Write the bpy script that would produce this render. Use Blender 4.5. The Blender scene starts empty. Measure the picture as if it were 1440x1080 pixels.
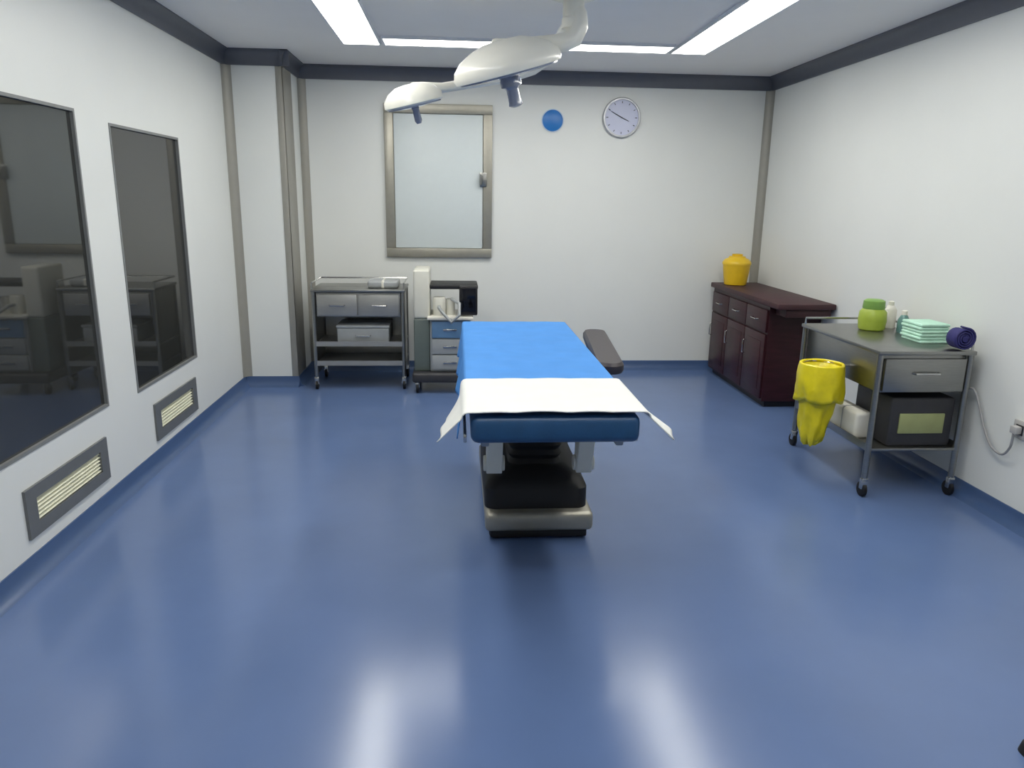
import bpy, bmesh, math, random
from mathutils import Vector, Matrix
random.seed(7)
scn = bpy.context.scene
COL = scn.collection
PI = math.pi

# ------------------------------------------------------------------ materials
def lin(c):
    c = c / 255.0
    return c / 12.92 if c <= 0.04045 else ((c + 0.055) / 1.055) ** 2.4

def mat(name, rgb, rough=0.5, metal=0.0, var=0.04, scale=18.0, bump=0.0, bscale=None, spec=0.5, coat=0.0, emit=0.0, stretch=None, rvar=0.0):
    m = bpy.data.materials.new(name)
    m.use_nodes = True
    nt = m.node_tree
    b = nt.nodes['Principled BSDF']
    c = [lin(v) for v in rgb]
    tc = nt.nodes.new('ShaderNodeTexCoord')
    src = tc.outputs['Object']
    if stretch:
        mp = nt.nodes.new('ShaderNodeMapping')
        mp.inputs['Scale'].default_value = stretch
        nt.links.new(src, mp.inputs['Vector'])
        src = mp.outputs['Vector']
    n = nt.nodes.new('ShaderNodeTexNoise')
    n.inputs['Scale'].default_value = scale
    n.inputs['Detail'].default_value = 4
    nt.links.new(src, n.inputs['Vector'])
    r = nt.nodes.new('ShaderNodeValToRGB')
    r.color_ramp.elements[0].position = 0.3
    r.color_ramp.elements[1].position = 0.7
    r.color_ramp.elements[0].color = (*[max(0, v * (1 - var)) for v in c], 1)
    r.color_ramp.elements[1].color = (*[min(1, v * (1 + var)) for v in c], 1)
    nt.links.new(n.outputs['Fac'], r.inputs['Fac'])
    nt.links.new(r.outputs['Color'], b.inputs['Base Color'])
    b.inputs['Roughness'].default_value = rough
    b.inputs['Metallic'].default_value = metal
    b.inputs['Specular IOR Level'].default_value = spec
    b.inputs['Coat Weight'].default_value = coat
    if rvar:
        mr = nt.nodes.new('ShaderNodeMapRange')
        mr.inputs['To Min'].default_value = rough - rvar
        mr.inputs['To Max'].default_value = rough + rvar
        nt.links.new(n.outputs['Fac'], mr.inputs['Value'])
        nt.links.new(mr.outputs['Result'], b.inputs['Roughness'])
    if bump:
        n2 = nt.nodes.new('ShaderNodeTexNoise')
        n2.inputs['Scale'].default_value = bscale or scale * 4
        n2.inputs['Detail'].default_value = 3
        nt.links.new(src, n2.inputs['Vector'])
        bp = nt.nodes.new('ShaderNodeBump')
        bp.inputs['Strength'].default_value = bump
        bp.inputs['Distance'].default_value = 0.01
        nt.links.new(n2.outputs['Fac'], bp.inputs['Height'])
        nt.links.new(bp.outputs['Normal'], b.inputs['Normal'])
    if emit:
        b.inputs['Emission Color'].default_value = (*c, 1)
        b.inputs['Emission Strength'].default_value = emit
    return m

M = {
 'wall':     mat('wall_panel_paint', (219, 221, 218), 0.42, var=0.012, scale=3, bump=0.02, bscale=60),
 'ceiling':  mat('ceiling_panel_paint', (236, 234, 232), 0.6, var=0.012, scale=3),
 'floor':    mat('blue_vinyl_floor', (91, 112, 153), 0.2, var=0.05, scale=2.2, bump=0.012, bscale=25, rvar=0.04, spec=0.55),
 'cove':     mat('blue_vinyl_cove', (64, 87, 126), 0.3, var=0.04, scale=5),
 'cornice':  mat('grey_aluminium_cornice', (98, 101, 110), 0.45, metal=0.3, var=0.03),  # aluminium trim, coloured darker to stand in for shade at the wall top
 'corner':   mat('corner_profile_aluminium', (150, 148, 140), 0.45, metal=0.2, var=0.02),
 'light_fr': mat('lamp_housing_white', (225, 226, 228), 0.4),
 'diffuser': mat('lamp_diffuser', (255, 253, 245), 0.4, var=0.0, emit=14.6),
 'glass':    mat('dark_window_glass', (46, 47, 45), 0.03, var=0.15, scale=2, spec=1.0),
 'gasket':   mat('window_gasket_grey', (120, 122, 122), 0.5),
 'vent_fr':  mat('vent_frame_grey', (112, 114, 114), 0.45, metal=0.3),
 'louvre':   mat('vent_louvre_cream', (222, 222, 200), 0.5),
 'dark':     mat('recess_dark', (24, 26, 28), 0.7),
 'steel':    mat('brushed_stainless_steel', (150, 150, 147), 0.32, metal=1.0, var=0.06, scale=14, stretch=(1, 1, 14), bump=0.01, rvar=0.05),
 'steel2':   mat('brushed_steel_sheet', (160, 160, 157), 0.42, metal=0.65, var=0.05, scale=14, stretch=(1, 1, 14), rvar=0.05),
 'machine3': mat('dark_green_grey_enamel', (92, 102, 98), 0.45, var=0.03),
 'steel_fr': mat('satin_steel_frame', (158, 155, 144), 0.4, metal=0.55, var=0.04, scale=20),
 'chrome':   mat('polished_steel', (190, 190, 188), 0.15, metal=1.0, var=0.02),
 'panelw':   mat('pale_cabinet_panel', (206, 214, 215), 0.4, var=0.01, spec=0.5),
 'black':    mat('black_plastic', (16, 16, 19), 0.45, var=0.15),
 'rubber':   mat('black_rubber', (9, 9, 13), 0.6, var=0.2, bump=0.05),
 'screen':   mat('black_screen', (14, 15, 22), 0.12, var=0.1),
 'pad':      mat('dark_blue_mattress_vinyl', (30, 72, 112), 0.4, var=0.08, bump=0.04, bscale=120),
 'armpad':   mat('black_armboard_vinyl', (52, 46, 50), 0.45, var=0.1, bump=0.04, bscale=120),
 'bluecl':   mat('light_blue_cloth', (80, 142, 212), 0.85, var=0.04, scale=9, bump=0.12, bscale=220, spec=0.2),
 'whitecl':  mat('white_cloth', (219, 220, 217), 0.85, var=0.015, scale=9, bump=0.12, bscale=220, spec=0.2),
 'enamel':   mat('lamp_enamel_white', (226, 225, 216), 0.3, var=0.01, coat=0.2),
 'lens':     mat('lamp_lens_bluegrey', (128, 136, 156), 0.15, var=0.05, coat=0.4),
 'machine':  mat('pale_machine_enamel', (208, 207, 196), 0.4, var=0.02),
 'machine2': mat('grey_machine_enamel', (150, 154, 156), 0.4, var=0.02),
 'bluepl':   mat('blue_plastic', (92, 128, 164), 0.4, var=0.05),
 'cherry':   mat('dark_cherry_wood', (52, 24, 30), 0.35, var=0.3, scale=5, stretch=(1, 1, 9), coat=0.0, spec=0.3),
 'cherry2':  mat('dark_cherry_edge', (58, 28, 33), 0.6, var=0.25, scale=6, stretch=(1, 6, 1), coat=0.05),
 'yellow':   mat('yellow_plastic', (216, 176, 26), 0.4, var=0.05),
 'yellowlid':mat('yellow_plastic_lid', (222, 184, 38), 0.35, var=0.04),
 'bag':      mat('yellow_waste_bag', (222, 206, 26), 0.35, var=0.1, scale=14, bump=0.35, bscale=22),
 'lime':     mat('lime_plastic', (148, 166, 56), 0.4, var=0.08),
 'limelid':  mat('lime_lid', (118, 156, 76), 0.4, var=0.05),
 'teal':     mat('teal_bottle_plastic', (92, 132, 128), 0.3, var=0.05),
 'mint':     mat('mint_cloth', (182, 222, 202), 0.85, var=0.06, scale=20, bump=0.2, bscale=150),
 'navy':     mat('navy_fabric', (38, 36, 98), 0.7, var=0.1, scale=30, bump=0.15, bscale=160),
 'paper':    mat('pale_packaging', (212, 210, 200), 0.6, var=0.03),
 'olive':    mat('olive_panel', (150, 156, 106), 0.5, var=0.06),
 'case':     mat('dark_grey_case', (48, 48, 52), 0.5, var=0.08),
 'sign':     mat('blue_sign_enamel', (40, 116, 190), 0.35, var=0.03),
 'signrim':  mat('pale_sign_rim', (180, 200, 220), 0.35),
 'face':     mat('clock_face', (196, 200, 222), 0.4, var=0.01),
 'rim':      mat('clock_rim', (186, 188, 192), 0.35, metal=0.3),
 'cable':    mat('grey_cable', (150, 150, 150), 0.5),
 'socket':   mat('socket_plastic', (176, 174, 172), 0.4),
}

# ------------------------------------------------------------------ mesh builder
class MB:
    def __init__(s):
        s.bm = bmesh.new()
    def box(s, x0, x1, y0, y1, z0, z1, bev=0.0, seg=2):
        r = bmesh.ops.create_cube(s.bm, size=1.0)
        vs = r['verts']
        for v in vs:
            v.co = Vector(((x0 + x1) / 2 + v.co.x * (x1 - x0), (y0 + y1) / 2 + v.co.y * (y1 - y0), (z0 + z1) / 2 + v.co.z * (z1 - z0)))
        if bev:
            es = list({e for v in vs for e in v.link_edges})
            bmesh.ops.bevel(s.bm, geom=es, offset=bev, segments=seg, profile=0.5, affect='EDGES')
        return s
    def loft(s, rings, closed=True, caps=True):
        rv = [[s.bm.verts.new(p) for p in r] for r in rings]
        n = len(rings[0])
        for a, b in zip(rv[:-1], rv[1:]):
            for i in range(n if closed else n - 1):
                j = (i + 1) % n
                s.bm.faces.new((a[i], a[j], b[j], b[i]))
        if caps and closed:
            s.bm.faces.new(list(reversed(rv[0])))
            s.bm.faces.new(rv[-1])
        return s
    def tube(s, pts, r, n=12):
        pts = [Vector(p) for p in pts]
        rs = r if isinstance(r, (list, tuple)) else [r] * len(pts)
        rings = []
        up = None
        for i, p in enumerate(pts):
            t = (pts[min(i + 1, len(pts) - 1)] - pts[max(i - 1, 0)]).normalized()
            if up is None:
                up = Vector((0, 0, 1)) if abs(t.z) < 0.9 else Vector((1, 0, 0))
            a = t.cross(up).normalized()
            up = a.cross(t).normalized()
            rings.append([p + rs[i] * (math.cos(k * 2 * PI / n) * a + math.sin(k * 2 * PI / n) * up) for k in range(n)])
        return s.loft(rings)
    def lathe(s, prof, loc, axis=(0, 0, 1), n=32, caps=True):
        # prof: (radius, height) pairs along the axis
        q = Vector((0, 0, 1)).rotation_difference(Vector(axis).normalized())
        rings = []
        for r, h in prof:
            rings.append([Vector(loc) + q @ Vector((r * math.cos(k * 2 * PI / n), r * math.sin(k * 2 * PI / n), h)) for k in range(n)])
        return s.loft(rings, caps=caps)
    def prism(s, poly, axis, a, b):
        # poly: 2D points; extruded along axis from a to b
        def P(u, v, w):
            return (w, u, v) if axis == 0 else ((u, w, v) if axis == 1 else (u, v, w))
        return s.loft([[P(u, v, a) for u, v in poly], [P(u, v, b) for u, v in poly]])
    def sheet(s, grid):
        rv = [[s.bm.verts.new(p) for p in r] for r in grid]
        for a, b in zip(rv[:-1], rv[1:]):
            for i in range(len(a) - 1):
                s.bm.faces.new((a[i], a[i + 1], b[i + 1], b[i]))
        return s
    def build(s, name, m, parent=None, bev=0.0, smooth=True, solid=0.0, sub=0):
        bmesh.ops.recalc_face_normals(s.bm, faces=s.bm.faces)
        xs = [v.co for v in s.bm.verts]
        if parent is not None:
            org = ORG[parent.name]
        else:
            org = Vector(((min(v.x for v in xs) + max(v.x for v in xs)) / 2, (min(v.y for v in xs) + max(v.y for v in xs)) / 2, min(v.z for v in xs)))
        for v in s.bm.verts:
            v.co -= org
        me = bpy.data.meshes.new(name)
        s.bm.to_mesh(me)
        s.bm.free()
        me.materials.append(M[m])
        o = bpy.data.objects.new(name, me)
        COL.objects.link(o)
        if parent is not None:
            o.parent = parent
        else:
            o.location = org
        ORG[o.name] = org
        if smooth:
            for p in me.polygons:
                p.use_smooth = True
            try:
                me.set_sharp_from_angle(angle=math.radians(38))
            except Exception:
                pass
        if solid:
            md = o.modifiers.new('thickness', 'SOLIDIFY'); md.thickness = solid; md.offset = 0
        if sub:
            md = o.modifiers.new('subdivision', 'SUBSURF'); md.levels = sub; md.render_levels = sub
        if bev:
            md = o.modifiers.new('bevel', 'BEVEL'); md.width = bev; md.segments = 2; md.limit_method = 'ANGLE'
        return o
ORG = {}

def tag(o, label, cat, group=None):
    o['label'] = label; o['category'] = cat
    if group: o['group'] = group
    return o
def thing(name, loc, label, cat, group=None):
    o = bpy.data.objects.new(name, None)
    o.empty_display_size = 0.1
    COL.objects.link(o)
    o.location = loc
    ORG[o.name] = Vector(loc)
    return tag(o, label, cat, group)
def struct(o):
    o['kind'] = 'structure'
    return o

# ------------------------------------------------------------------ room
XL, XR, YB, YN, H = -1.755, 2.755, 6.76, -1.2, 2.6
T = 0.14
struct(MB().box(XL - T, XR + T, YN - T, YB + T, -0.1, 0).build('floor', 'floor', smooth=False))
struct(MB().box(XL - T, XR + T, YN - T, YB + T, H, H + 0.1).build('ceiling', 'ceiling', smooth=False))
struct(MB().box(XR, XR + T, YN, YB, 0, H).build('wall_right', 'wall', smooth=False))
struct(MB().box(XL - T, XR + T, YB, YB + T, 0, H).build('wall_back', 'wall', smooth=False))
struct(MB().box(XL - T, XR + T, YN - T, YN, 0, H).build('wall_front', 'wall', smooth=False))

# left wall with two window openings and two vent openings
WINS = [(2.80, 3.755, 0.50, 1.915), (4.10, 5.065, 0.475, 1.885)]
VENTS = [(2.955, 3.655, 0.165, 0.352), (4.295, 4.965, 0.15, 0.345)]
holes = WINS + VENTS
ys = sorted({YN, YB} | {h[0] for h in holes} | {h[1] for h in holes})
wl = MB()
for a, b in zip(ys[:-1], ys[1:]):
    hs = sorted([(h[2], h[3]) for h in holes if h[0] <= a + 1e-6 and h[1] >= b - 1e-6])
    z = 0
    for h0, h1 in hs:
        if h0 > z: wl.box(XL - T, XL, a, b, z, h0)
        z = h1
    wl.box(XL - T, XL, a, b, z, H)
struct(wl.build('wall_left', 'wall', smooth=False))
for i, (y0, y1, z0, z1) in enumerate(WINS):
    w = bpy.data.objects.new('window_%d' % (i + 1), None); COL.objects.link(w)
    w.location = (XL, (y0 + y1) / 2, z0); ORG[w.name] = Vector(w.location); struct(w)
    f = MB(); g = 0.014
    f.box(XL - 0.05, XL + 0.004, y0, y1, z0, z0 + g).box(XL - 0.05, XL + 0.004, y0, y1, z1 - g, z1)
    f.box(XL - 0.05, XL + 0.004, y0, y0 + g, z0 + g, z1 - g).box(XL - 0.05, XL + 0.004, y1 - g, y1, z0 + g, z1 - g)
    f.build('window_frame', 'gasket', w, smooth=False)
    MB().box(XL - 0.03, XL - 0.012, y0 + g, y1 - g, z0 + g, z1 - g).build('pane', 'glass', w, smooth=False)
# column boxed in at the back left
CX, CY = -1.32, 6.15
struct(MB().box(XL, CX, CY, YB, 0, H).build('column', 'wall', smooth=False))

# coved skirting
def cove(axis, wallpos, sgn, a, b, name):
    hh, d = 0.085, 0.055
    poly = [(0, 0), (sgn * d, 0), (sgn * d * 0.9, 0.003), (sgn * d * 0.55, 0.014), (sgn * d * 0.25, 0.036), (sgn * 0.010, 0.065), (sgn * 0.006, hh), (0, hh)]
    poly = [(wallpos + u, v) for u, v in poly]
    if axis == 1: m = MB().prism(poly, 1, a, b)
    else: m = MB().prism(poly, 0, a, b)
    return struct(m.build(name, 'cove'))
cove(1, XL, 1, YN, CY, 'baseboard_left')
cove(1, XR, -1, YN, YB, 'baseboard_right')
cove(0, YB, -1, CX, XR, 'baseboard_back')
cove(0, CY, -1, XL, CX + 0.006, 'baseboard_column')
cove(1, CX, 1, CY - 0.006, YB, 'baseboard_column_side')

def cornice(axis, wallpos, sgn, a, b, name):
    hh, d = 0.11, 0.06  # trim height stretched to imitate the shaded top of the walls
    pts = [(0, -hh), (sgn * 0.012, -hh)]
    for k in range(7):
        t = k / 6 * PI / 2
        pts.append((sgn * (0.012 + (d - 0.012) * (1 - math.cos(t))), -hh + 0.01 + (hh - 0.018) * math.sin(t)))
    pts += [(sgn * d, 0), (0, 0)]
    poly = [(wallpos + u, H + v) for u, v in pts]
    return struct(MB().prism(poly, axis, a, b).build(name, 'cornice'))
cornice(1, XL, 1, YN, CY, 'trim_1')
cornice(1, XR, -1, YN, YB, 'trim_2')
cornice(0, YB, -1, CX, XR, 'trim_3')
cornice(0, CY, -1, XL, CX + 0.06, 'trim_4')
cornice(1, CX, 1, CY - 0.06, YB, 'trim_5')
# rounded corner profiles
def corner(x, y, sx, sy, name, r=0.05):
    pts = [(x, y)]
    for k in range(9):
        t = k / 8 * PI / 2
        pts.append((x + sx * r * (1 - math.sin(t)), y + sy * r * (1 - math.cos(t))))
    return struct(MB().prism(pts, 2, 0.085, H - 0.108).build(name, 'corner'))
corner(XL, CY, 1, -1, 'trim_6', 0.06)
corner(CX, YB, 1, -1, 'trim_7', 0.06)
corner(XR, YB, -1, -1, 'trim_8', 0.06)
struct(MB().box(CX - 0.05, CX + 0.004, CY - 0.004, CY + 0.004, 0.085, H - 0.11, 0.0015).box(CX - 0.002, CX + 0.004, CY - 0.004, CY + 0.30, 0.085, H - 0.11, 0.0015).build('trim_9', 'corner'))

# ------------------------------------------------------------------ vents
for i, (y0, y1, z0, z1) in enumerate(VENTS):
    v = thing('air_vent', (XL, (y0 + y1) / 2, z0),
              ['grey framed return air vent low on left wall below the nearer dark window',
               'grey framed return air vent low on left wall below the farther dark window'][i], 'vent', 'return air vents')
    f = MB(); g = 0.042; e = 0.012
    yo0, yo1, zo0, zo1 = y0 - 0.012, y1 + 0.012, z0 - 0.012, z1 + 0.012
    f.box(XL - 0.03, XL + e, yo0, yo1, zo0, z0 + g).box(XL - 0.03, XL + e, yo0, yo1, z1 - g, zo1)
    f.box(XL - 0.03, XL + e, yo0, y0 + g * 1.5, z0 + g, z1 - g).box(XL - 0.03, XL + e, y1 - g * 1.5, yo1, z0 + g, z1 - g)
    for o in (): pass
    f.build('frame', 'vent_fr', v, smooth=False)
    MB().box(XL - 0.06, XL - 0.05, y0, y1, z0, z1).build('backing', 'dark', v, smooth=False)
    s = MB(); n = 6
    for k in range(n):
        zc = z0 + g + (z1 - z0 - 2 * g) * (k + 0.5) / n
        dz = (z1 - z0 - 2 * g) / n * 0.62
        s.prism([(XL - 0.028, zc + dz), (XL - 0.025, zc + dz), (XL + 0.004, zc - dz * 0.4), (XL + 0.001, zc - dz * 0.4)], 1, y0 + g * 1.5, y1 - g * 1.5) if False else \
        s.loft([[(XL - 0.028, yy, zc + dz), (XL - 0.024, yy, zc + dz + 0.003), (XL + 0.006, yy, zc - dz * 0.5 + 0.003), (XL + 0.003, yy, zc - dz * 0.5)] for yy in (y0 + g * 1.5, y1 - g * 1.5)])
    s.build('louvre', 'louvre', v, smooth=False)

# ------------------------------------------------------------------ ceiling light ring
def strip(x0, x1, y0, y1, label):
    t = thing('ceiling_light', ((x0 + x1) / 2, (y0 + y1) / 2, H - 0.02), label, 'ceiling light', 'ceiling light panels in a ring')
    f = MB(); g = 0.012
    f.box(x0, x1, y0, y0 + g, H - 0.02, H).box(x0, x1, y1 - g, y1, H - 0.02, H)
    f.box(x0, x0 + g, y0 + g, y1 - g, H - 0.02, H).box(x1 - g, x1, y0 + g, y1 - g, H - 0.02, H)
    f.build('frame', 'light_fr', t, smooth=False)
    MB().box(x0 + g, x1 - g, y0 + g, y1 - g, H - 0.014, H - 0.004).build('diffuser', 'diffuser', t, smooth=False)
LXa, LXb, RXa, RXb, YF = -0.80, -0.53, 1.54, 1.81, 5.73
strip(LXa, LXb, 1.3, YF, 'bright white ceiling light strip on the left, running toward the back wall')
strip(RXa, RXb, 1.3, YF, 'bright white ceiling light strip on the right, running toward the back wall')
strip(LXb + 0.02, RXa - 0.02, YF - 0.24, YF, 'white ceiling light strip running crosswise along the back wall')
strip(LXb + 0.02, RXa - 0.02, 1.3, 1.54, 'white ceiling light strip crosswise overhead at the end nearest the camera')

# ------------------------------------------------------------------ wall cabinet on the back wall
wx0, wx1, wz0, wz1 = -0.62, 0.305, 1.03, 2.315
wc = thing('wall_cabinet', ((wx0 + wx1) / 2, YB, wz0), 'white panelled cabinet door in a steel frame set in the back wall', 'wall cabinet')
f = MB(); g = 0.078
f.box(wx0, wx1, YB - 0.035, YB, wz0, wz0 + g, 0.004).box(wx0, wx1, YB - 0.035, YB, wz1 - g, wz1, 0.004)
f.box(wx0, wx0 + g, YB - 0.035, YB, wz0 + g, wz1 - g, 0.004).box(wx1 - g, wx1, YB - 0.035, YB, wz0 + g, wz1 - g, 0.004)
f.build('frame', 'steel_fr', wc)
MB().box(wx0 + g + 0.003, wx1 - g - 0.003, YB - 0.022, YB, wz0 + g + 0.003, wz1 - g - 0.003, 0.004).build('door_panel', 'panelw', wc)
hz = 1.70
MB().box(wx1 - g - 0.03, wx1 - g + 0.03, YB - 0.05, YB - 0.022, hz - 0.06, hz + 0.06, 0.006).tube([(wx1 - g - 0.02, YB - 0.045, hz - 0.04), (wx1 - g - 0.02, YB - 0.075, hz - 0.04), (wx1 - g - 0.02, YB - 0.075, hz + 0.04), (wx1 - g - 0.02, YB - 0.045, hz + 0.04)], 0.008).build('latch', 'steel', wc)

# clock
ck = thing('wall_clock', (1.425, YB, 2.06), 'round pale wall clock high on the back wall beside the blue sign', 'clock')
cc = (1.425, YB, 2.24)
MB().lathe([(0.165, 0.0), (0.168, 0.02), (0.16, 0.035), (0.148, 0.035), (0.146, 0.022), (0.146, 0.0), (0.165, 0.0)], cc, (0, -1, 0), 48, caps=False).build('rim', 'rim', ck)
MB().lathe([(0.146, 0.0), (0.146, 0.02)], cc, (0, -1, 0), 48).build('dial', 'face', ck)
for k in range(12):
    a = k * PI / 6
    p0 = Vector((cc[0] + math.sin(a) * 0.118, YB - 0.022, cc[2] + math.cos(a) * 0.118))
    p1 = Vector((cc[0] + math.sin(a) * 0.134, YB - 0.022, cc[2] + math.cos(a) * 0.134))
    MB().tube([p0, p1], 0.003, 6).build('hour_mark', 'black', ck)
for a, l in ((2.0, 0.07), (5.2, 0.105)):
    MB().tube([(cc[0], YB - 0.026, cc[2]), (cc[0] + math.sin(a) * l, YB - 0.026, cc[2] + math.cos(a) * l)], [0.004, 0.002], 6).build('hand', 'black', ck)
# blue sign
sg = thing('wall_sign', (0.825, YB, 2.1), 'small round blue sign high on the back wall left of the clock', 'sign')
sc_ = (0.825, YB, 2.205)
MB().lathe([(0.088, 0), (0.088, 0.008), (0.085, 0.01)], sc_, (0, -1, 0), 40).build('disc', 'sign', sg)
MB().lathe([(0.089, 0), (0.096, 0), (0.096, 0.01), (0.089, 0.01), (0.089, 0)], sc_, (0, -1, 0), 40, caps=False).build('rim', 'signrim', sg)

# ------------------------------------------------------------------ surgical lamp
sl = thing('surgical_lamp', (0.6, 4.15, H), 'white double headed surgical lamp hanging over the operating table', 'surgical lamp')
hub = Vector((0.60, 4.15, H))
MB().lathe([(0.16, 0), (0.16, -0.02), (0.13, -0.05), (0.07, -0.07)], hub, (0, 0, 1), 40).build('ceiling_plate', 'enamel', sl)
MB().lathe([(0.055, -0.07), (0.055, -0.15), (0.06, -0.155), (0.06, -0.2), (0.03, -0.21)], hub, (0, 0, 1), 28).build('hub', 'enamel', sl)
# main arm: out of the hub, curving down and left to the main head
mh = Vector((0.255, 4.1, 2.215))
MB().tube([(0.60, 4.15, 2.50), (0.62, 4.14, 2.46), (0.625, 4.13, 2.41), (0.60, 4.12, 2.35), (0.55, 4.11, 2.325), (0.47, 4.1, 2.315), (0.30, 4.1, 2.30)],
         [0.05, 0.052, 0.052, 0.05, 0.046, 0.042, 0.036], 18).build('main_arm', 'enamel', sl)
# main head : domed disc tipped towards the table foot
ax = Vector((0.28, 0.17, -1.0)).normalized()
hd = MB().lathe([(0.03, -0.115), (0.10, -0.11), (0.17, -0.088), (0.235, -0.055), (0.275, -0.015), (0.285, 0.02), (0.278, 0.042), (0.26, 0.045)], mh, ax, 48).build('lamp_head', 'enamel', sl)
MB().lathe([(0.26, 0.03), (0.258, 0.052), (0.16, 0.062), (0.02, 0.066)], mh, ax, 48).build('lens', 'lens', hd)
MB().lathe([(0.05, 0.066), (0.055, 0.08), (0.055, 0.11), (0.04, 0.118), (0.032, 0.125), (0.034, 0.185), (0.038, 0.205), (0.02, 0.215)], mh, ax, 24).build('handle', 'lens', hd)
MB().box(mh.x - 0.08, mh.x + 0.09, mh.y - 0.045, mh.y + 0.045, mh.z + 0.06, mh.z + 0.115, 0.02).build('yoke', 'enamel', hd)
# satellite arm and head
sh = Vector((-0.23, 4.2, 2.045))
MB().tube([(0.60, 4.15, 2.45), (0.60, 4.30, 2.45), (0.59, 4.44, 2.44), (0.57, 4.53, 2.40), (0.53, 4.58, 2.33), (0.44, 4.60, 2.27), (0.30, 4.57, 2.22), (0.10, 4.46, 2.17), (-0.08, 4.32, 2.12), (-0.18, 4.24, 2.112), (-0.23, 4.2, 2.105)],
         [0.035, 0.035, 0.034, 0.033, 0.032, 0.031, 0.03, 0.028, 0.026, 0.025, 0.024], 16).build('satellite_arm', 'enamel', sl)
ax2 = Vector((0.25, 0.15, -1.0)).normalized()
h2 = MB().lathe([(0.03, -0.075), (0.08, -0.068), (0.125, -0.045), (0.155, -0.01), (0.158, 0.02), (0.145, 0.03)], sh, ax2, 40).build('satellite_head', 'enamel', sl)
MB().lathe([(0.145, 0.02), (0.143, 0.036), (0.02, 0.045)], sh, ax2, 40).build('lens', 'lens', h2)
MB().lathe([(0.022, 0.045), (0.018, 0.055), (0.02, 0.11), (0.012, 0.125)], sh, ax2, 20).build('handle', 'lens', h2)

# ------------------------------------------------------------------ operating table
tb = thing('operating_table', (0.355, 3.5, 0), 'operating table with dark blue mattress on a black pedestal and steel base', 'operating table')
tx0, tx1 = 0.045, 0.650
b = MB()
b.box(0.125, 0.625, 3.16, 4.20, 0.05, 0.14, 0.022, 3)
b.build('base', 'steel_fr', tb)
MB().box(0.15, 0.60, 3.185, 4.175, 0.012, 0.05, 0.006).build('plinth', 'rubber', tb)  # black block added to stand in for the shadow under the base
for x in (0.18, 0.57):
    for y in (3.24, 4.12):
        MB().lathe([(0.03, 0), (0.034, 0.008), (0.034, 0.04), (0.02, 0.056)], (x, y, 0), (0, 0, 1), 20).build('foot', 'rubber', tb)
# black pedestal, wide skirt and narrower neck
def ring(x0, x1, y0, y1, z, r, n=5):
    pts = []
    for cx, cy, a0 in ((x1 - r, y1 - r, 0), (x0 + r, y1 - r, PI / 2), (x0 + r, y0 + r, PI), (x1 - r, y0 + r, 1.5 * PI)):
        for k in range(n + 1):
            a = a0 + k / n * PI / 2
            pts.append((cx + r * math.cos(a), cy + r * math.sin(a), z))
    return pts
MB().loft([ring(0.125, 0.605, 3.22, 3.96, 0.14, 0.05), ring(0.125, 0.605, 3.22, 3.96, 0.235, 0.05), ring(0.14, 0.59, 3.24, 3.93, 0.265, 0.06), ring(0.22, 0.51, 3.30, 3.85, 0.32, 0.06)]).build('pedestal_cover', 'rubber', tb)
bel = []
for k in range(14):
    z = 0.32 + k * 0.0223
    o = 0.0 if k % 2 else 0.012
    bel.append(ring(0.25 - o, 0.485 + o, 3.34 - o, 3.80 + o, z, 0.05))
MB().loft(bel).build('bellows', 'rubber', tb)
# steel top frame
fr = MB()
fr.box(0.14, 0.57, 3.15, 4.2, 0.609, 0.66, 0.01)
for x in (0.085, 0.585):
    fr.box(x, x + 0.03, 2.60, 4.40, 0.655, 0.70, 0.006)
for y in (2.75, 3.25, 3.9, 4.3):
    fr.box(0.085, 0.615, y, y + 0.04, 0.65, 0.69, 0.005)
fr.build('top_frame', 'steel', tb)
for x in (0.125, 0.525):
    MB().loft([[(x + dx, y, z) for dx, y, z in ((0, 3.1, 0.36), (0.07, 3.1, 0.36), (0.07, 3.18, 0.36), (0, 3.18, 0.36))],
               [(x + dx, y, z) for dx, y, z in ((0, 3.0, 0.655), (0.07, 3.0, 0.655), (0.07, 3.12, 0.655), (0, 3.12, 0.655))]]).lathe([(0.035, -0.012), (0.035, 0.082)], (x, 3.13, 0.40), (1, 0, 0), 20).build('hinge_bracket', 'machine', tb, bev=0.004)
for x in (0.02, 0.662):
    MB().box(x, x + 0.012, 3.1, 4.4, 0.665, 0.70, 0.003).box(x, x + 0.012, 2.62, 2.98, 0.665, 0.70, 0.003).build('side_rail', 'chrome', tb)
# mattress in three pads
for nm, y0, y1 in (('leg_pad', 2.49, 3.12), ('back_pad', 3.13, 4.16), ('head_pad', 4.17, 4.50)):
    x0, x1 = (tx0, tx1) if nm != 'head_pad' else (tx0 + 0.06, tx1 - 0.06)
    MB().box(x0, x1, y0, y1, 0.70, 0.802, 0.028, 4).build(nm, 'pad', tb)
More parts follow.
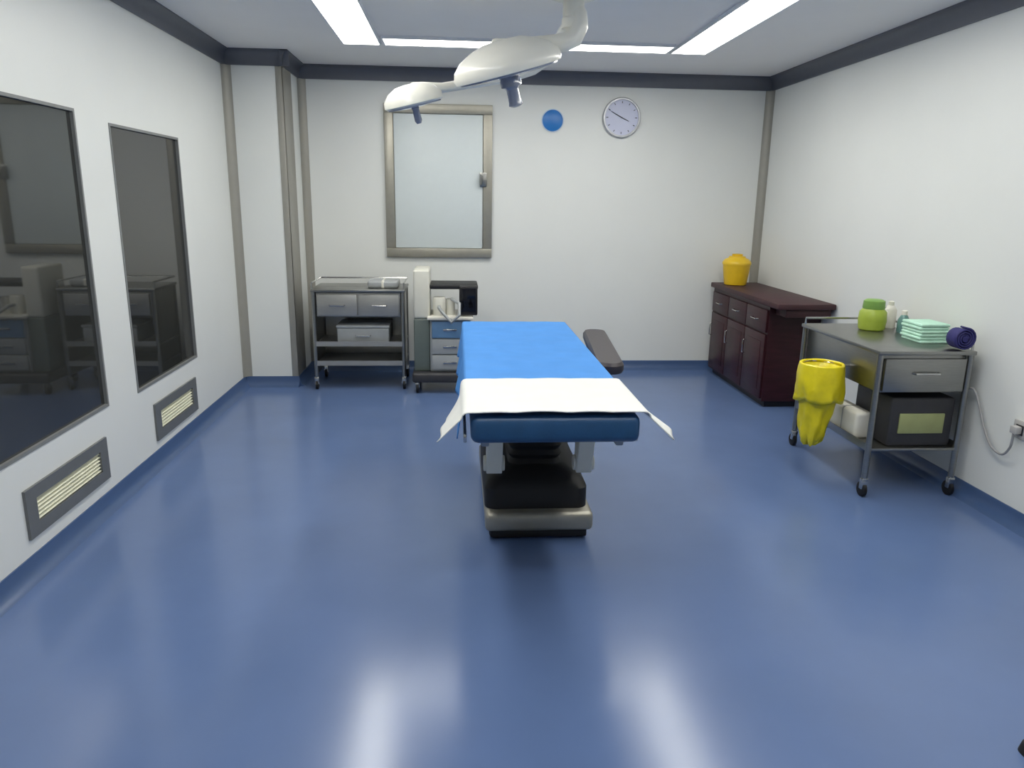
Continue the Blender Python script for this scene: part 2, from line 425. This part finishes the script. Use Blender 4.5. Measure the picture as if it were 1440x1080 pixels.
# arm boards
def armboard(pts, z, name):
    (xa, ya), (xb, yb) = pts
    d = Vector((xb - xa, yb - ya, 0)).normalized(); nrm = Vector((-d.y, d.x, 0)); w = 0.07
    def rr(z, s):
        c = []
        L = (Vector((xb, yb, 0)) - Vector((xa, ya, 0))).length
        for cx, a0 in ((L - w, -PI / 2), (w, PI / 2)):
            for k in range(9):
                a = a0 + k / 8 * PI
                u = cx + (w - s) * math.cos(a); v_ = (w - s) * math.sin(a)
                c.append(Vector((xa, ya, z)) + d * u + nrm * v_)
        return c
    p = MB().loft([rr(z, 0.008), rr(z + 0.012, 0), rr(z + 0.04, 0), rr(z + 0.055, 0.012)]).build('armboard', 'armpad', tb)
    mid = Vector((xa, ya, 0)) + d * 0.3
    sx = 0.668 if xa > 0.3 else 0.026
    MB().box(min(sx, mid.x), max(sx, mid.x) + 0.02, mid.y - 0.02, mid.y + 0.02, z - 0.03, z + 0.002, 0.004).build('clamp', 'chrome', p)
armboard([(0.735, 3.45), (0.83, 4.45)], 0.725, 'r')

# sheets lying on the table
def drape(name, m, y0, y1, zt, side, label, cat, flare=0.0, seed=1, out=(tx0, tx1), headdrop=0.0, lift=0.0, arcw=0.022):
    random.seed(seed)
    ny, nseg = 40, 14
    ph = [random.random() * 6 for _ in range(6)]
    grid = []
    for j in range(ny + 1):
        t = j / ny
        y = y0 + (y1 - y0) * t
        row = []
        fls = {-1: flare * (1 - t) ** 1.1, 1: flare * (1 - t) ** (0.22 if cat == 'sheet' and flare > 0.05 else 1.1)}
        sd = side[0] + (side[1] - side[0]) * t
        def sideprof(sgn, xe):
            pts = []
            for k in range(nseg + 1):
                u = k / nseg
                arc = min(1.0, u / 0.22)
                x = arcw * math.sin(arc * PI / 2)
                z = -0.022 * (1 - math.cos(arc * PI / 2))
                if u > 0.22:
                    w = (u - 0.22) / 0.78
                    fold = (0.010 * math.sin(y * 16 + ph[0] + sgn) + 0.006 * math.sin(y * 31 + ph[1])) * w
                    x += fls[sgn] * w + fold + 0.012 * w
                    z -= sd * w * (1 + 0.06 * math.sin(y * 11 + ph[2]))
                pts.append((xe + sgn * x, y, zt + lift + z))
            return pts
        L = sideprof(-1, out[0] - 0.006)
        Rr = sideprof(1, out[1] + 0.006)
        row += list(reversed(L))
        nt_ = 22
        for k in range(1, nt_):
            s = k / nt_
            x = out[0] - 0.006 + (out[1] - out[0] + 0.012) * s
            wr = 0.004 * math.sin(x * 19 + y * 9 + ph[3]) * math.sin(y * 6 + ph[5]) + 0.003 * math.sin(y * 27 - x * 7 + ph[4]) * math.sin(x * 9 + ph[1])
            row.append((x, y, zt + lift + abs(wr) * min(1, 6 * s * (1 - s))))
        row += Rr
        grid.append(row)
    if headdrop:
        last = grid[-1]
        for k in range(1, 9):
            u = k / 8
            grid.append([(px, y1 + 0.03 * math.sin(min(1, u * 3) * PI / 2) + 0.006 * math.sin(px * 30), pz - headdrop * u * (1 if pz > zt - 0.05 else 0.4)) for px, py, pz in last])
    o = MB().sheet(grid).build(name, m, None, solid=0.004)
    return tag(o, label, cat)
drape('blue_sheet', 'bluecl', 2.90, 4.53, 0.807, (0.19, 0.16), 'light blue cloth sheet covering the head half of the operating table', 'sheet', flare=0.02, seed=3, headdrop=0.16, arcw=0.012)
drape('white_sheet', 'whitecl', 2.485, 2.985, 0.815, (0.082, 0.085), 'white cloth sheet draped over the foot half of the operating table', 'sheet', flare=0.085, seed=9, lift=0.004, out=(tx0 - 0.004, tx1 + 0.004))

# ------------------------------------------------------------------ steel cart at the back left
x0, x1, y0, y1, zt = -1.17, -0.42, 6.02, 6.50, 0.80
ct = thing('instrument_cart', ((x0 + x1) / 2, (y0 + y1) / 2, 0), 'stainless steel instrument cart with drawers standing below the framed wall cabinet', 'cart')
for x in (x0 + 0.02, x1 - 0.02):
    for y in (y0 + 0.02, y1 - 0.02):
        MB().tube([(x, y, 0.11), (x, y, zt)], 0.016, 12).build('leg', 'steel', ct)
    MB().box(x - 0.004, x + 0.004, y0 + 0.03, y1 - 0.03, 0.12, zt - 0.002).build('side_shade_panel', 'steel', ct, smooth=False)  # added to block light and keep the floor under the cart dark
MB().box(x0 + 0.03, x1 - 0.03, y1 - 0.026, y1 - 0.018, 0.12, zt - 0.002).build('back_shade_panel', 'steel', ct, smooth=False)  # added with the side panels to darken the space below the cart
MB().box(x0, x1, y0, y1, zt, zt + 0.022, 0.005).build('top', 'steel', ct)
MB().tube([(x0 + 0.01, y0 + 0.03, zt + 0.02), (x0 + 0.01, y0 + 0.03, zt + 0.07), (x0 + 0.01, y1 - 0.01, zt + 0.07), (x1 - 0.01, y1 - 0.01, zt + 0.07), (x1 - 0.01, y0 + 0.03, zt + 0.07), (x1 - 0.01, y0 + 0.03, zt + 0.02)], 0.007, 8).build('guard_rail', 'chrome', ct)
xm = (x0 + x1) / 2
MB().box(x0 + 0.04, x1 - 0.04, y0 + 0.03, y1 - 0.03, zt - 0.2, zt - 0.005, 0.003).build('drawer_case', 'steel2', ct)
for a, b_ in ((x0 + 0.05, xm - 0.008), (xm + 0.008, x1 - 0.05)):
    d = MB().box(a, b_, y0 + 0.006, y0 + 0.03, zt - 0.19, zt - 0.02, 0.004).build('drawer', 'steel2', ct)
    c = (a + b_) / 2
    MB().tube([(c - 0.06, y0 + 0.006, zt - 0.105), (c - 0.055, y0 - 0.018, zt - 0.105), (c + 0.055, y0 - 0.018, zt - 0.105), (c + 0.06, y0 + 0.006, zt - 0.105)], 0.006, 8).build('handle', 'chrome', d)
for z in (0.36, 0.20):
    MB().box(x0 + 0.01, x1 - 0.01, y0 + 0.01, y1 - 0.01, z, z + 0.016, 0.003).box(x0 + 0.01, x1 - 0.01, y0 + 0.008, y0 + 0.014, z, z + 0.04).box(x0 + 0.01, x1 - 0.01, y1 - 0.014, y1 - 0.008, z, z + 0.04).build('shelf', 'steel2', ct)
def caster(x, y, top, parent, r=0.04):
    c = MB().tube([(x, y, top), (x, y, top - 0.02)], 0.012, 10).box(x - 0.018, x + 0.018, y - 0.014, y + 0.014, r * 1.1, top - 0.015, 0.003).build('caster', 'chrome', parent)
    MB().lathe([(r * 0.7, -0.012), (r, -0.009), (r, 0.009), (r * 0.7, 0.012)], (x + 0.0, y + 0.01, r), (1, 0, 0), 24).build('wheel', 'rubber', c)
    return c
for x in (x0 + 0.02, x1 - 0.02):
    for y in (y0 + 0.02, y1 - 0.02):
        caster(x, y, 0.12, ct)
# steel sterilising box on the middle shelf
bx = thing('instrument_box', (-0.77, 6.2, 0.376), 'plain grey steel instrument box on the middle shelf of the back cart', 'box')
MB().box(-0.98, -0.56, 6.08, 6.40, 0.376, 0.50, 0.012, 3).build('body', 'machine2', bx)
MB().box(-0.985, -0.555, 6.075, 6.405, 0.50, 0.525, 0.008, 2).build('lid', 'machine2', bx)
MB().tube([(-0.83, 6.08, 0.44), (-0.825, 6.055, 0.44), (-0.715, 6.055, 0.44), (-0.71, 6.08, 0.44)], 0.006, 8).build('handle', 'chrome', bx)
# pale pack on the top right
pk = thing('wrapped_pack', (-0.60, 6.24, zt + 0.022), 'pale grey wrapped pack lying on the right end of the back cart top', 'pack')
MB().box(-0.73, -0.48, 6.12, 6.36, zt + 0.022, zt + 0.082, 0.02, 3).build('wrap', 'machine2', pk)
MB().box(-0.62, -0.59, 6.118, 6.362, zt + 0.022, zt + 0.0835, 0.012, 3).build('tape', 'paper', pk)

# ------------------------------------------------------------------ anaesthesia machine
am = thing('anesthesia_machine', (-0.12, 5.85, 0), 'pale anesthesia machine with black monitor behind the left of the operating table', 'anesthesia machine')
MB().box(-0.36, 0.13, 5.62, 6.12, 0.09, 0.17, 0.02, 3).build('base', 'case', am)
for x in (-0.32, 0.09):
    for y in (5.66, 6.08):
        caster(x, y, 0.10, am)
MB().box(-0.345, -0.215, 5.70, 6.08, 0.17, 0.60, 0.012, 3).build('lower_column', 'machine3', am)
MB().box(-0.345, -0.215, 5.70, 6.08, 0.60, 0.99, 0.02, 3).build('upper_column', 'machine', am)
MB().box(-0.215, 0.11, 5.68, 6.08, 0.17, 0.60, 0.012, 3).build('cabinet', 'machine2', am)
for z0_, z1_, m in ((0.19, 0.31, 'machine2'), (0.32, 0.44, 'machine2'), (0.45, 0.585, 'bluepl')):
    d = MB().box(-0.20, 0.095, 5.66, 5.685, z0_, z1_, 0.006).build('drawer', m, am)
    MB().box(-0.11, 0.0, 5.648, 5.66, (z0_ + z1_) / 2 - 0.008, (z0_ + z1_) / 2 + 0.008, 0.003).build('handle', 'chrome', d)
MB().box(-0.235, 0.13, 5.63, 6.08, 0.60, 0.625, 0.008).build('worktop', 'paper', am)
MB().lathe([(0.05, 0), (0.052, 0.02), (0.052, 0.13), (0.045, 0.145)], (-0.14, 5.75, 0.625), (0, 0, 1), 24).lathe([(0.036, 0), (0.036, 0.13)], (-0.05, 5.77, 0.625), (0, 0, 1), 20).build('absorber', 'machine', am)
MB().box(-0.215, 0.17, 5.72, 6.06, 0.835, 0.87, 0.01).build('top_shelf', 'black', am)
mo = MB().box(0.02, 0.165, 5.66, 5.715, 0.635, 0.87, 0.012, 3).build('monitor', 'black', am)
MB().box(0.034, 0.151, 5.656, 5.66, 0.665, 0.85, 0.001).build('screen', 'screen', mo)
MB().tube([(0.13, 5.95, 0.625), (0.13, 5.95, 0.84)], 0.014, 12).build('post', 'steel', am)
hose = [(-0.14, 5.70, 0.70), (-0.14, 5.62, 0.70), (-0.10, 5.56, 0.66), (-0.04, 5.53, 0.60), (0.02, 5.52, 0.66), (0.02, 5.58, 0.74), (-0.04, 5.70, 0.76)]
MB().tube(hose, 0.013, 10).build('breathing_hose', 'machine2', am)
am.location.y += 0.25; am.location.x -= 0.005

# ------------------------------------------------------------------ dark cherry sideboard in the right corner
sx0, sx1, sy0, sy1, sz = 2.325, 2.745, 5.40, 6.66, 0.82
sb = thing('sideboard', ((sx0 + sx1) / 2, (sy0 + sy1) / 2, 0), 'low dark cherry wooden cabinet against the right wall in the back corner', 'cabinet')
MB().box(sx0 + 0.015, sx1, sy0 + 0.01, sy1, 0.05, sz - 0.03).build('body', 'cherry', sb, smooth=False)
MB().box(sx0 + 0.05, sx1, sy0 + 0.04, sy1 - 0.02, 0.0, 0.05).build('plinth', 'black', sb, smooth=False)
MB().box(sx0 - 0.015, sx1, sy0 - 0.2, sy1 + 0.02, sz - 0.03, sz + 0.012, 0.008).build('top', 'cherry2', sb)
MB().box(sx0 + 0.06, sx1 - 0.02, sy0 - 0.17, sy0 + 0.01, sz - 0.09, sz - 0.03, 0.004).build('bracket', 'cherry2', sb)
n = 3
for k in range(n):
    a = sy0 + 0.025 + (sy1 - sy0 - 0.04) * k / n; c = sy0 + 0.015 + (sy1 - sy0 - 0.04) * (k + 1) / n
    d = MB().box(sx0, sx0 + 0.016, a, c, 0.07, 0.57, 0.004).box(sx0 - 0.004, sx0 + 0.002, a + 0.06, c - 0.06, 0.13, 0.51, 0.003).build('door', 'cherry', sb)
    MB().tube([(sx0, c - 0.03, 0.36), (sx0 - 0.022, c - 0.03, 0.365), (sx0 - 0.022, c - 0.03, 0.465), (sx0, c - 0.03, 0.47)], 0.005, 8).build('handle', 'chrome', d)
    d = MB().box(sx0, sx0 + 0.016, a, c, 0.585, 0.755, 0.004).build('drawer', 'cherry', sb)
    MB().tube([(sx0, (a + c) / 2 - 0.05, 0.67), (sx0 - 0.022, (a + c) / 2 - 0.045, 0.67), (sx0 - 0.022, (a + c) / 2 + 0.045, 0.67), (sx0, (a + c) / 2 + 0.05, 0.67)], 0.005, 8).build('handle', 'chrome', d)
# yellow sharps container on it
zb = sz + 0.012
yc = (2.46, 6.48, zb)
sp = thing('sharps_container', yc, 'round yellow sharps container standing on the dark cherry cabinet', 'sharps container')
MB().lathe([(0.085, 0), (0.095, 0.006), (0.112, 0.12), (0.118, 0.18)], yc, (0, 0, 1), 36).build('tub', 'yellow', sp)
ld = MB().lathe([(0.122, 0.178), (0.124, 0.195), (0.118, 0.205), (0.105, 0.222), (0.072, 0.238), (0.07, 0.25), (0.035, 0.252)], yc, (0, 0, 1), 36).build('lid', 'yellowlid', sp)
MB().lathe([(0.045, 0.25), (0.047, 0.268), (0.02, 0.272)], yc, (0, 0, 1), 24).build('cap', 'yellow', ld)

# ------------------------------------------------------------------ steel trolley by the right wall
x0, x1, y0, y1, zt = 2.17, 2.70, 3.62, 4.52, 0.785
tr = thing('steel_trolley', ((x0 + x1) / 2, (y0 + y1) / 2, 0), 'stainless steel trolley with drawer and lower shelf against the right wall', 'trolley')
for x in (x0 + 0.02, x1 - 0.02):
    for y in (y0 + 0.02, y1 - 0.02):
        MB().tube([(x, y, 0.11), (x, y, zt)], 0.016, 12).build('leg', 'steel', tr)
MB().box(x0, x1, y0, y1, zt, zt + 0.022, 0.005).build('top', 'steel', tr)
MB().tube([(x0 + 0.01, y1 - 0.03, zt + 0.02), (x0 + 0.01, y1 - 0.03, zt + 0.06), (x1 - 0.01, y1 - 0.03, zt + 0.06), (x1 - 0.01, y0 + 0.03, zt + 0.06), (x1 - 0.01, y0 + 0.03, zt + 0.02)], 0.007, 8).build('guard_rail', 'chrome', tr)
MB().box(x0 + 0.035, x1 - 0.035, y0 + 0.03, y1 - 0.03, 0.58, zt - 0.002, 0.003).build('drawer_case', 'steel', tr)
d = MB().box(x0 + 0.045, x1 - 0.045, y0 + 0.005, y0 + 0.03, 0.59, zt - 0.02, 0.004).build('drawer', 'steel', tr)
xm = (x0 + x1) / 2
MB().tube([(xm - 0.07, y0 + 0.006, 0.69), (xm - 0.065, y0 - 0.02, 0.69), (xm + 0.065, y0 - 0.02, 0.69), (xm + 0.07, y0 + 0.006, 0.69)], 0.006, 8).build('handle', 'chrome', d)
MB().box(x0 + 0.01, x1 - 0.01, y0 + 0.01, y1 - 0.01, 0.26, 0.276, 0.003).box(x0 + 0.008, x0 + 0.014, y0 + 0.01, y1 - 0.01, 0.26, 0.30).box(x1 - 0.014, x1 - 0.008, y0 + 0.01, y1 - 0.01, 0.26, 0.30).build('shelf', 'steel', tr)
for x in (x0 + 0.02, x1 - 0.02):
    for y in (y0 + 0.02, y1 - 0.02):
        caster(x, y, 0.12, tr)
# ring for the bag, on the room side
bc = Vector((2.045, 3.96, 0.66))
rg = [(bc.x + 0.112 * math.cos(k * 2 * PI / 28), bc.y + 0.112 * math.sin(k * 2 * PI / 28), bc.z) for k in range(29)]
MB().tube(rg, 0.007, 8).tube([(bc.x + 0.112, bc.y, bc.z), (x0 + 0.04, bc.y, bc.z)], 0.008, 8).build('bag_ring', 'chrome', tr)
# the yellow bag
def blob(z, rx, ry, k0, amp, dx=0.0):
    n = 40; out = []
    for k in range(n):
        a = k * 2 * PI / n
        r = 1 + amp * (math.sin(5 * a + k0) * 0.6 + math.sin(9 * a + 2 * k0) * 0.4)
        out.append((bc.x + dx + rx * r * math.cos(a), bc.y + ry * r * math.sin(a), z))
    return out
bg = thing('waste_bag', (bc.x, bc.y, 0.2), 'yellow plastic waste bag hanging from the side of the steel trolley', 'bag')
def bagskin(levels, name):
    rings = []
    for z, r, amp, dx in levels:
        n = 56; out = []
        for k in range(n):
            a = k * 2 * PI / n
            w = (math.sin(4 * a + 9 * z) * 0.35 + math.sin(7 * a - 17 * z + 1.3) * 0.35 + math.sin(13 * a + 31 * z) * 0.2 + math.sin(3 * a + 40 * z) * 0.25)
            rr = r * (1 + amp * w)
            out.append((bc.x + dx + rr * math.cos(a), bc.y + rr * math.sin(a) * 1.02, z + amp * 0.05 * math.sin(5 * a + 2)))
        rings.append(out)
    return MB().loft(rings, caps=False).build(name, 'bag', bg, solid=0.002)
bagskin([(0.200, 0.010, .2, -0.018), (0.205, 0.034, .3, -0.018), (0.222, 0.052, .26, -0.016), (0.26, 0.064, .2, -0.014), (0.30, 0.072, .2, -0.012), (0.35, 0.079, .17, -0.01), (0.40, 0.085, .15, -0.007), (0.46, 0.093, .11, -0.003), (0.52, 0.099, .08, 0), (0.58, 0.102, .05, 0), (0.655, 0.104, .01, 0)], 'bag_body')
bagskin([(0.655, 0.104, .01, 0), (0.668, 0.106, .02, 0), (0.673, 0.112, .02, 0), (0.668, 0.119, .02, 0), (0.64, 0.123, .03, 0), (0.60, 0.126, .05, 0), (0.56, 0.128, .07, 0), (0.52, 0.128, .09, 0), (0.485, 0.124, .13, 0), (0.462, 0.121, .17, 0)], 'folded_rim')

zt2 = zt + 0.022
# lime jar
lj = thing('lime_canister', (2.49, 4.28, zt2), 'round lime green canister standing at the far end of the steel trolley', 'canister')
MB().lathe([(0.064, 0), (0.074, 0.008), (0.08, 0.06), (0.076, 0.11), (0.058, 0.13)], (2.49, 4.28, zt2), (0, 0, 1), 32).build('body', 'lime', lj)
MB().lathe([(0.060, 0.128), (0.063, 0.135), (0.06, 0.175), (0.045, 0.184), (0.012, 0.186)], (2.49, 4.28, zt2), (0, 0, 1), 32).build('lid', 'limelid', lj)
# teal bottle
tbn = thing('spray_bottle', (2.625, 4.18, zt2), 'small grey teal bottle on the steel trolley beside the lime canister', 'bottle')
MB().lathe([(0.03, 0), (0.033, 0.006), (0.033, 0.075), (0.02, 0.1), (0.013, 0.108)], (2.625, 4.18, zt2), (0, 0, 1), 24).build('body', 'teal', tbn)
MB().lathe([(0.016, 0.106), (0.016, 0.13), (0.008, 0.133)], (2.625, 4.18, zt2), (0, 0, 1), 20).build('cap', 'paper', tbn)
# pale bottle
pb = thing('pump_bottle', (2.645, 4.36, zt2), 'pale cream bottle standing near the wall behind the lime canister', 'bottle')
MB().lathe([(0.034, 0), (0.037, 0.006), (0.037, 0.11), (0.022, 0.135), (0.014, 0.14)], (2.645, 4.36, zt2), (0, 0, 1), 24).build('body', 'paper', pb)
MB().lathe([(0.017, 0.138), (0.017, 0.16), (0.008, 0.165)], (2.645, 4.36, zt2), (0, 0, 1), 20).build('cap', 'machine', pb)
# mint folded cloth
def foldcloth(x0, x1, y0, y1, z, layers, hh):
    m = MB()
    for k in range(layers):
        o = random.uniform(-0.004, 0.004)
        m.box(x0 + o, x1 + o, y0 - o, y1 - o, z + k * hh, z + (k + 1) * hh - 0.0008, hh * 0.42, 3)
    return m
mt = tag(foldcloth(2.515, 2.68, 3.83, 4.02, zt2, 6, 0.018).build('folded_cloth', 'mint'), 'mint green folded cloth lying on the steel trolley top', 'cloth')
# navy cuff roll
nv = thing('cuff_roll', (2.625, 3.685, zt2), 'rolled navy blue cuff at the near right corner of the steel trolley', 'cuff')
sp_ = []
for k in range(60):
    a = k / 59 * 3.2 * 2 * PI; r = 0.018 + 0.040 * k / 59
    sp_.append((2.63 + r * math.cos(a), zt2 + 0.062 + r * math.sin(a)))
g_ = [[(u, yy, w) for u, w in sp_] for yy in (3.632, 3.652, 3.672, 3.692, 3.712)]
MB().sheet(g_).build('cuff', 'navy', nv, solid=0.0075)
MB().lathe([(0.016, -0.041), (0.017, 0.041)], (2.63, 3.672, zt2 + 0.062), (0, 1, 0), 20).build('core', 'navy', nv)
# case with olive panel on the lower shelf
zs = 0.276
ec = thing('equipment_case', (2.46, 3.84, zs), 'dark grey case with an olive panel on the lower shelf of the steel trolley', 'case')
MB().box(2.30, 2.655, 3.66, 4.02, zs, zs + 0.27, 0.015, 3).build('body', 'case', ec)
MB().box(2.35, 2.60, 3.652, 3.662, zs + 0.075, zs + 0.185, 0.003).build('front_panel', 'olive', ec)
MB().tube([(2.37, 3.84, zs + 0.268), (2.37, 3.84, zs + 0.292), (2.54, 3.84, zs + 0.292), (2.54, 3.84, zs + 0.268)], 0.007, 8).build('handle', 'black', ec)
# pale pack on the lower shelf
pp = thing('paper_pack', (2.24, 3.95, zs), 'pale wrapped pack on the lower trolley shelf left of the dark case', 'pack')
MB().box(2.192, 2.292, 3.80, 4.10, zs, zs + 0.15, 0.02, 3).build('wrap', 'paper', pp)
MB().box(2.1905, 2.2935, 3.93, 3.96, zs, zs + 0.152, 0.02, 3).build('tape', 'machine2', pp)

# socket and cable on the right wall
sk = thing('wall_socket', (XR, 3.30, 0.43), 'grey power socket low on the right wall with a plug in it', 'socket')
MB().box(XR - 0.012, XR, 3.255, 3.345, 0.435, 0.525, 0.004).build('plate', 'socket', sk)
MB().box(XR - 0.014, XR - 0.011, 3.275, 3.325, 0.455, 0.505, 0.001).build('insert', 'case', sk)
pc = thing('power_cable', (2.70, 3.55, 0.3), 'grey power cable looping down from the trolley to the right wall socket', 'cable')
def spline(pts, n=8):
    pts = [Vector(p) for p in pts]; out = []
    P = [pts[0]] + pts + [pts[-1]]
    for i in range(1, len(P) - 2):
        for k in range(n):
            t = k / n
            a, b, c, d = P[i - 1], P[i], P[i + 1], P[i + 2]
            out.append(0.5 * ((2 * b) + (c - a) * t + (2 * a - 5 * b + 4 * c - d) * t * t + (3 * b - a - 3 * c + d) * t ** 3))
    return out + [pts[-1]]
MB().tube(spline([(2.69, 3.70, 0.57), (2.725, 3.64, 0.60), (2.73, 3.58, 0.52), (2.73, 3.52, 0.42), (2.73, 3.45, 0.345), (2.73, 3.37, 0.33), (2.725, 3.32, 0.38), (2.715, 3.30, 0.44), (2.712, 3.30, 0.472)]), 0.006, 10).build('cord', 'cable', pc)
MB().box(2.705, XR - 0.014, 3.28, 3.32, 0.462, 0.50, 0.006).build('plug', 'socket', pc)

# black foot switch at the lower right corner of the view
fs = thing('foot_switch', (1.75, 1.70, 0), 'black foot switch on the floor at the lower right corner', 'foot switch')
MB().loft([ring(1.625, 1.86, 1.58, 1.76, 0.0, 0.03), ring(1.63, 1.855, 1.585, 1.755, 0.03, 0.03), ring(1.645, 1.84, 1.60, 1.74, 0.045, 0.025)]).build('base', 'rubber', fs)
MB().loft([[(1.655, 1.63, 0.045), (1.83, 1.63, 0.045), (1.83, 1.735, 0.045), (1.655, 1.735, 0.045)], [(1.66, 1.635, 0.055), (1.825, 1.635, 0.055), (1.825, 1.73, 0.085), (1.66, 1.73, 0.085)]]).build('pedal', 'case', fs, bev=0.005)

# ------------------------------------------------------------------ world, camera
w = bpy.data.worlds.new('room_world'); scn.world = w
w.use_nodes = True
w.node_tree.nodes['Background'].inputs['Color'].default_value = (0.7, 0.75, 0.85, 1)
w.node_tree.nodes['Background'].inputs['Strength'].default_value = 0.02

F, p, yaw, roll = 1047.954, 0.243, 0.075, 0.015
QF = None
cam = bpy.data.cameras.new('camera')
cam.sensor_fit = 'HORIZONTAL'; cam.sensor_width = 36.0
cam.lens = F / 1440 * 36.0
cam.clip_start = 0.05
co = bpy.data.objects.new('camera', cam)
COL.objects.link(co)
cy, sy = math.cos(yaw), math.sin(yaw); cp, sp2 = math.cos(p), math.sin(p)
fw = Vector((sy * cp, cy * cp, -sp2)); rt = Vector((cy, -sy, 0)); up = rt.cross(fw)
c, s = math.cos(roll), math.sin(roll)
rt, up = rt * c + up * s, up * c - rt * s
mtx = Matrix(((rt.x, up.x, -fw.x, 0), (rt.y, up.y, -fw.y, 0), (rt.z, up.z, -fw.z, 1.54), (0, 0, 0, 1)))
co.matrix_world = mtx
scn.camera = co
scn.view_settings.view_transform = 'Standard'
scn.view_settings.look = 'None'
scn.view_settings.gamma = 1.0
scn.view_settings.use_curve_mapping = False
scn.view_settings.exposure = 0.0
scn.cycles.use_denoising = True
scn.cycles.max_bounces = 10
scn.cycles.diffuse_bounces = 6
scn.cycles.sample_clamp_indirect = 6.0
